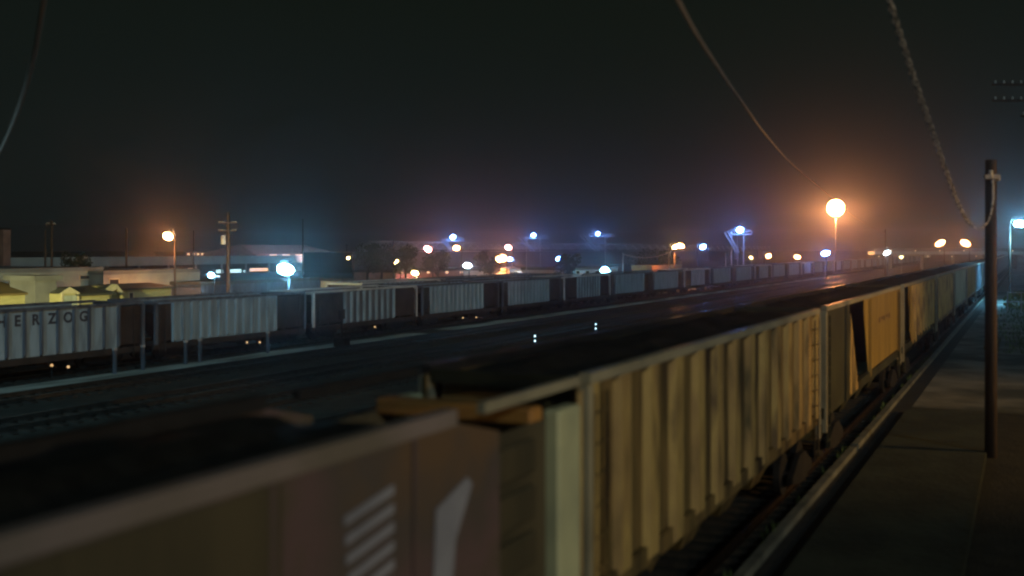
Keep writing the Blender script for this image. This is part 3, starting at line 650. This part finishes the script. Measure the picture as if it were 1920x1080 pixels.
# steel frames with blue floodlights on the long roof
FR = 'steel frames with blue floodlights over the long dark building'
def frame(px, py, I, wpx, label, z=None):
    z = (Tv(px, 142)*math.cos(TH)+142*math.sin(TH)) if z is None else z
    p = Pz(px, py, z); zb = 5.2; hw = wpx/F*z/2
    t = thing('floodlight_tower', label, 'floodlight tower', (p.x, p.y, 0), rz=TH, group=FR)
    b = MB().bar((-hw*.45, 0, 0), (-hw*.45, 0, p.z), .2).bar((hw*.45, 0, 0), (hw*.45, 0, p.z), .2).bar((hw*.1, 1.5, 0), (hw*.1, 1.5, p.z+1.2), .1)
    b.build('mast', M['steel'], t)
    MB().box(-hw*.6, hw, -.6, 1.6, p.z-.75, p.z-.5).build('deck', M['steel'], t)
    b = MB().bar((-hw*.6, -.5, p.z-.55), (hw, -.5, p.z-.55), .06).bar((-hw*.6, -.5, p.z+.35), (hw, -.5, p.z+.35), .06)
    for k in range(6): x = -hw*.6+k*hw*.32; b.bar((x, -.5, p.z-.6), (x, -.5, p.z+.35), .05)
    b.build('railing', M['steel'], t)
    b = MB().bar((-hw, -.4, p.z-.2), (-hw*.1, -.4, zb-.4), .24).bar((-hw*.8, -.4, p.z+.1), (hw*.1, -.4, zb-.4), .18).bar((hw*.45, -.4, p.z-.1), (hw*.95, -.4, p.z+.15), .12)
    b.build('brace', M['steel'], t)
    MB().box(-.3, .3, -2.7, -2.1, p.z+1.1, p.z+1.25).box(-.06, .06, -2.3, 0, p.z+1.0, p.z+1.1).box(-.06, .06, -.06, .06, p.z-.5, p.z+1.1).build('housing', M['greydark'], t)
    MB().ball((0, -2.4, p.z+.3), .85, .8, 1).build('lamp_lens', emit('blue_flood', BL, I*K/(math.pi*.7**2)), t)
frame(850, 447, 190, 44, 'blue floodlight frame furthest left, above the small orange lamp')
frame(1000, 443, 190, 56, 'blue floodlight frame above the white building')
frame(1120, 440, 240, 66, 'blue floodlight frame above the grey building with windows')
frame(1383, 434, 200, 50, 'blue floodlight frame standing alone to the right, left of the big blazing lamp', 230)
# overpass far right
t = thing('footbridge', 'long dark lattice footbridge across the skyline under the blue floodlights', 'footbridge', (-146, 0, 0))
ya, yb = Tv(700, 146), Tv(1440, 146); n = 44; zt_, zb_ = 7.5, 5.5
MB().box(-1.5, 1.5, ya, yb, zb_-.35, zb_).build('deck', M['darkwall'], t)
MB().box(1.35, 1.55, ya, yb, zt_-.1, zt_+.12).box(-1.55, -1.35, ya, yb, zt_-.1, zt_+.12).build('top_chord', M['truss'], t)
b = MB()
for k in range(n):
    y0 = ya+(yb-ya)*k/n; y1 = ya+(yb-ya)*(k+1)/n; m_ = (y0+y1)/2
    for x in (-1.45, 1.45): b.bar((x, y0, zb_), (x, m_, zt_), .15).bar((x, m_, zt_), (x, y1, zb_), .15)
b.build('lattice', M['truss'], t)
for k in range(0, n+1, 6):
    y0 = ya+(yb-ya)*k/n; MB().box(-1.2, 1.2, y0-.3, y0+.3, 0, zb_-.35).build('pier', M['darkwall'], t)
t = thing('overpass', 'dark road overpass crossing at the far right with small lights', 'overpass', (0, 0, 0))
a = Pz(1640, 470, 300); c = Pz(2050, 470, 300); d = (c-a).normalized(); nrm = Vector((-d.y, d.x, 0))
for nm, z0, z1, m, wd in (('deck', 4.1, 5.0, 'teal', 6), ('parapet', 5.003, 5.9, 'greywall', .3)):
    MB().prism([(a.x, a.y, z0), (c.x, c.y, z0), (c.x, c.y, z1), (a.x, a.y, z1)], nrm*wd).build(nm, M[m], t)
for k in range(7):
    q = a.lerp(c, (k+.5)/7); MB().box(q.x-.4, q.x+.4, q.y, q.y+3, 0, 4.1).build('pier', M['greywall'], t)
b = MB()
for k in range(18):
    q = a.lerp(c, (k+.3)/18)-nrm*.5; b.ball((q.x, q.y, 5.2 if k % 2 else 3.6), .17, 1, 1)
b.build('small_light', emit('tiny_light', (1, .8, .5), 2.2), t)
bld('building', 'pale flat building before the overpass', 60, 1685, 1745, 478, M['cream'], M['cream'], 5, 'flat', over=.1)

# ------------------------------------------------------------------ small yard items
t = thing('switch_stand', 'dark switch stand by the gap in the pale service path', 'switch stand', (-35, Tv(641, 35), 0))
MB().box(-.35, .35, -.3, .3, 0, .5).build('base', M['black'], t)
MB().tube((0, 0, .5), (0, 0, 2.0), .06).build('mast', M['black'], t)
MB().box(-.03, .03, -.28, .28, 1.55, 2.1).build('target', M['black'], t)
for px, py, lb in ((215, 655, 'pale marker post near the end of the lettered car'), (268, 665, 'pale marker post between the lettered car and the next'), (348, 655, 'pale marker post under the left end of the blue-grey car'), (375, 650, 'pale marker post right beside another under the blue-grey car'), (502, 650, 'pale marker post under the right part of the blue-grey car')):
    u = 36.3
    t = thing('marker_post', lb, 'post', (-u, Tv(px, u), 0), group='pale marker posts beside the standing string')
    MB().box(-.05, .05, -.07, .07, 0, 1.05).build('post', M['greydark'], t)
    MB().box(-.06, .06, -.09, .09, 1.05, 1.15).build('cap', M['steel'], t)
def mark_light(px, py, u, label):
    z = Zat(px, py, u)
    t = thing('ground_lamp', label, 'lamp', (-u, Tv(px, u), 0), group='small orange lights under the standing string')
    MB().tube((0, 0, 0), (0, 0, z), .03).build('stem', M['black'], t)
    MB().ball((0, 0, z), .07, 1, 1).build('lamp_lens', emit('small_orange', (1, .6, .25), .9), t)
for a in ((97, 685, 'small orange light under the lettered car, left of two'), (128, 688, 'small orange light under the lettered car, right of two'), (463, 642, 'small orange light under the blue-grey hopper car'), (487, 642, 'dim orange light under the blue-grey hopper car, to the right'), (703, 613, 'small light under the pale-edged hopper car'), (868, 596, 'small light under the fourth standing car, lowest'), (893, 595, 'small light under the fourth standing car, to the right')):
    mark_light(a[0], a[1], 37.6, a[2])
for px, pys, u in ((1003, (630, 639), 25.0), (1117, (608, 616, 625), 26.0)):  # lamp reflections on the rails, built as small glowing beads
    t = thing('rail_glint', {1003: 'low signal of two blue-white rail reflections built as glowing beads, nearer one', 1117: 'low signal of three blue-white rail reflections built as glowing beads, farther one'}[px], 'glint', (-u, Tv(px, u), 0), rz=TH)
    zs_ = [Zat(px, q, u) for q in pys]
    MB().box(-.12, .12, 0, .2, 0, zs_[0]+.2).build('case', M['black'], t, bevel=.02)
    for q in zs_: MB().ball((0, -.03, q), .05, 1, 1).build('lamp_lens', emit('glint_glow', (.5, .85, 1), 5), t)
# railing and bush on the right, grass
t = thing('railing', 'thin metal railing near the pale street lamp post', 'railing', (*Pz(1889, 560, 92).xy, 0), rz=TH)
for k in range(4): MB().tube((k*1.2, 0, 0), (k*1.2, 0, 1.9), .05).build('post', M['steel'], t)
MB().tube((0, 0, 1.8), (3.6, 0, 1.8), .035).tube((0, 0, 1.0), (3.6, 0, 1.0), .035).build('rail', M['steel'], t)
def leaves(b, c, rad, n, s, sq=1):
    for _ in range(n):
        d = Vector((random.gauss(0, 1), random.gauss(0, 1), random.gauss(0, 1))).normalized()*random.uniform(.35, 1)**.5
        p = Vector(c)+Vector((d.x*rad, d.y*rad, d.z*rad*sq))
        u = Vector((random.gauss(0, 1), random.gauss(0, 1), random.gauss(0, 1))).normalized(); v = u.orthogonal().normalized()
        q = random.uniform(.6, 1.3)*s
        b.bm.faces.new([b.bm.verts.new(p+u*q), b.bm.verts.new(p+v*q*.5), b.bm.verts.new(p-u*q), b.bm.verts.new(p-v*q*.5)])
def tree(px, z, ptop, label, rad=2.4, seed=0, m='leaf'):
    random.seed(seed); p = Pz(px, ptop, z); h = p.z
    t = thing('tree', label, 'tree', (p.x, p.y, 0), group='dark trees beyond the standing cars')
    b = MB().tube((0, 0, 0), (.1, 0, h*.45), .2, .14)
    cs = []
    for k in range(9):
        a = random.uniform(0, 6.28); rr = random.uniform(.2, .75)*rad; c = Vector((math.cos(a)*rr, math.sin(a)*rr, h*random.uniform(.5, .88)))
        cs.append(c); b.tube((.1, 0, h*random.uniform(.3, .45)), c, .08, .02, 6)
    b.build('trunk', M['bark'], t)
    b = MB()
    for c in cs: leaves(b, c, rad*random.uniform(.3, .5), 120, .18)
    b.build('crown', M[m], t)
for i, (px, z, pt, rad, lb) in enumerate(((688, 150, 454, 2.6, 'dark tree right of the hipped hall'), (715, 156, 458, 3.0, 'dark tree between the hipped hall and the faint yellow lamp'), (760, 150, 462, 2.6, 'dark tree left of the pink lamp'), (820, 152, 470, 2.4, 'dark tree right of the pink lamp'), (918, 150, 472, 2.0, 'slim dark tree left of the bright orange lamp'), (1065, 150, 474, 2.2, 'dark tree between the white and grey buildings'), (1205, 165, 474, 3.0, 'dark tree left of the orange lit trailer'), (1245, 170, 470, 2.6, 'dark tree right behind the orange lit trailer'), (140, 140, 462, 2.6, 'low dark tree at the left behind the long canopy'))):
    tree(px, z, pt, lb, rad, 20+i)
random.seed(11)
t = thing('bush', 'yellow-green bush beside the pale street lamp post', 'bush', (*Pz(1912, 565, 98).xy, 0))
b = MB(); leaves(b, (0, 0, .8), 1.5, 700, .14, .6); b.build('foliage', M['bush'], t)
b = MB(); 
for k in range(8): b.tube((0, 0, 0), (random.uniform(-.8, .8), random.uniform(-.8, .8), 1.0), .02, .01, 5)
b.build('stem', M['bark'], t)
b = MB()
for _ in range(5000):
    x = random.uniform(-2.2, 9); y = random.uniform(62, 118)
    if x < -.9 and random.random() < .6: continue
    a = random.uniform(0, 3.14); h = random.uniform(.08, .32); dx, dy = math.cos(a)*.05, math.sin(a)*.05
    b.bm.faces.new([b.bm.verts.new((x-dx, y-dy, 0)), b.bm.verts.new((x+dx, y+dy, 0)), b.bm.verts.new((x+random.uniform(-.1, .1), y+random.uniform(-.1, .1), h))])
tag(b.build('grass', M['grass']), 'patchy green grass under the pale street lamp', 'grass', kind='stuff')

b = MB(); random.seed(21)
for _ in range(1100):
    y = random.uniform(9, 60); x = random.choice((-4.36, -4.4))+random.gauss(0, .05)
    if math.sin(y*2.1+x*5)+math.sin(y*.7) < .35: continue
    a = random.uniform(0, 3.14); h = random.uniform(.04, .2); dx, dy = math.cos(a)*.02, math.sin(a)*.02; z = .0
    b.bm.faces.new([b.bm.verts.new((x-dx, y-dy, z)), b.bm.verts.new((x+dx, y+dy, z)), b.bm.verts.new((x+random.uniform(-.08, .08), y+random.uniform(-.08, .08), z+.1+h))])
tag(b.build('weeds', M['grass']), 'thin weeds growing along the kerb beside the near train', 'weeds', kind='stuff')
# ------------------------------------------------------------------ haze
hz = MB().box(-460, 160, -60, 620, -1, 16.5)  # air volume added so the lamps get bloom-like halos
m = bpy.data.materials.new('haze_air'); m.use_nodes = True; t = m.node_tree; t.nodes.clear()
o = t.nodes.new('ShaderNodeOutputMaterial'); v = t.nodes.new('ShaderNodeVolumePrincipled')
v.inputs['Color'].default_value = (.9, .93, 1, 1); v.inputs['Density'].default_value = .0013; v.inputs['Anisotropy'].default_value = .93
t.links.new(v.outputs[0], o.inputs['Volume'])
ho = hz.build('haze', m); ho['kind'] = 'stuff'; ho['label'] = 'thin haze added to give the lamps halos over the yard'
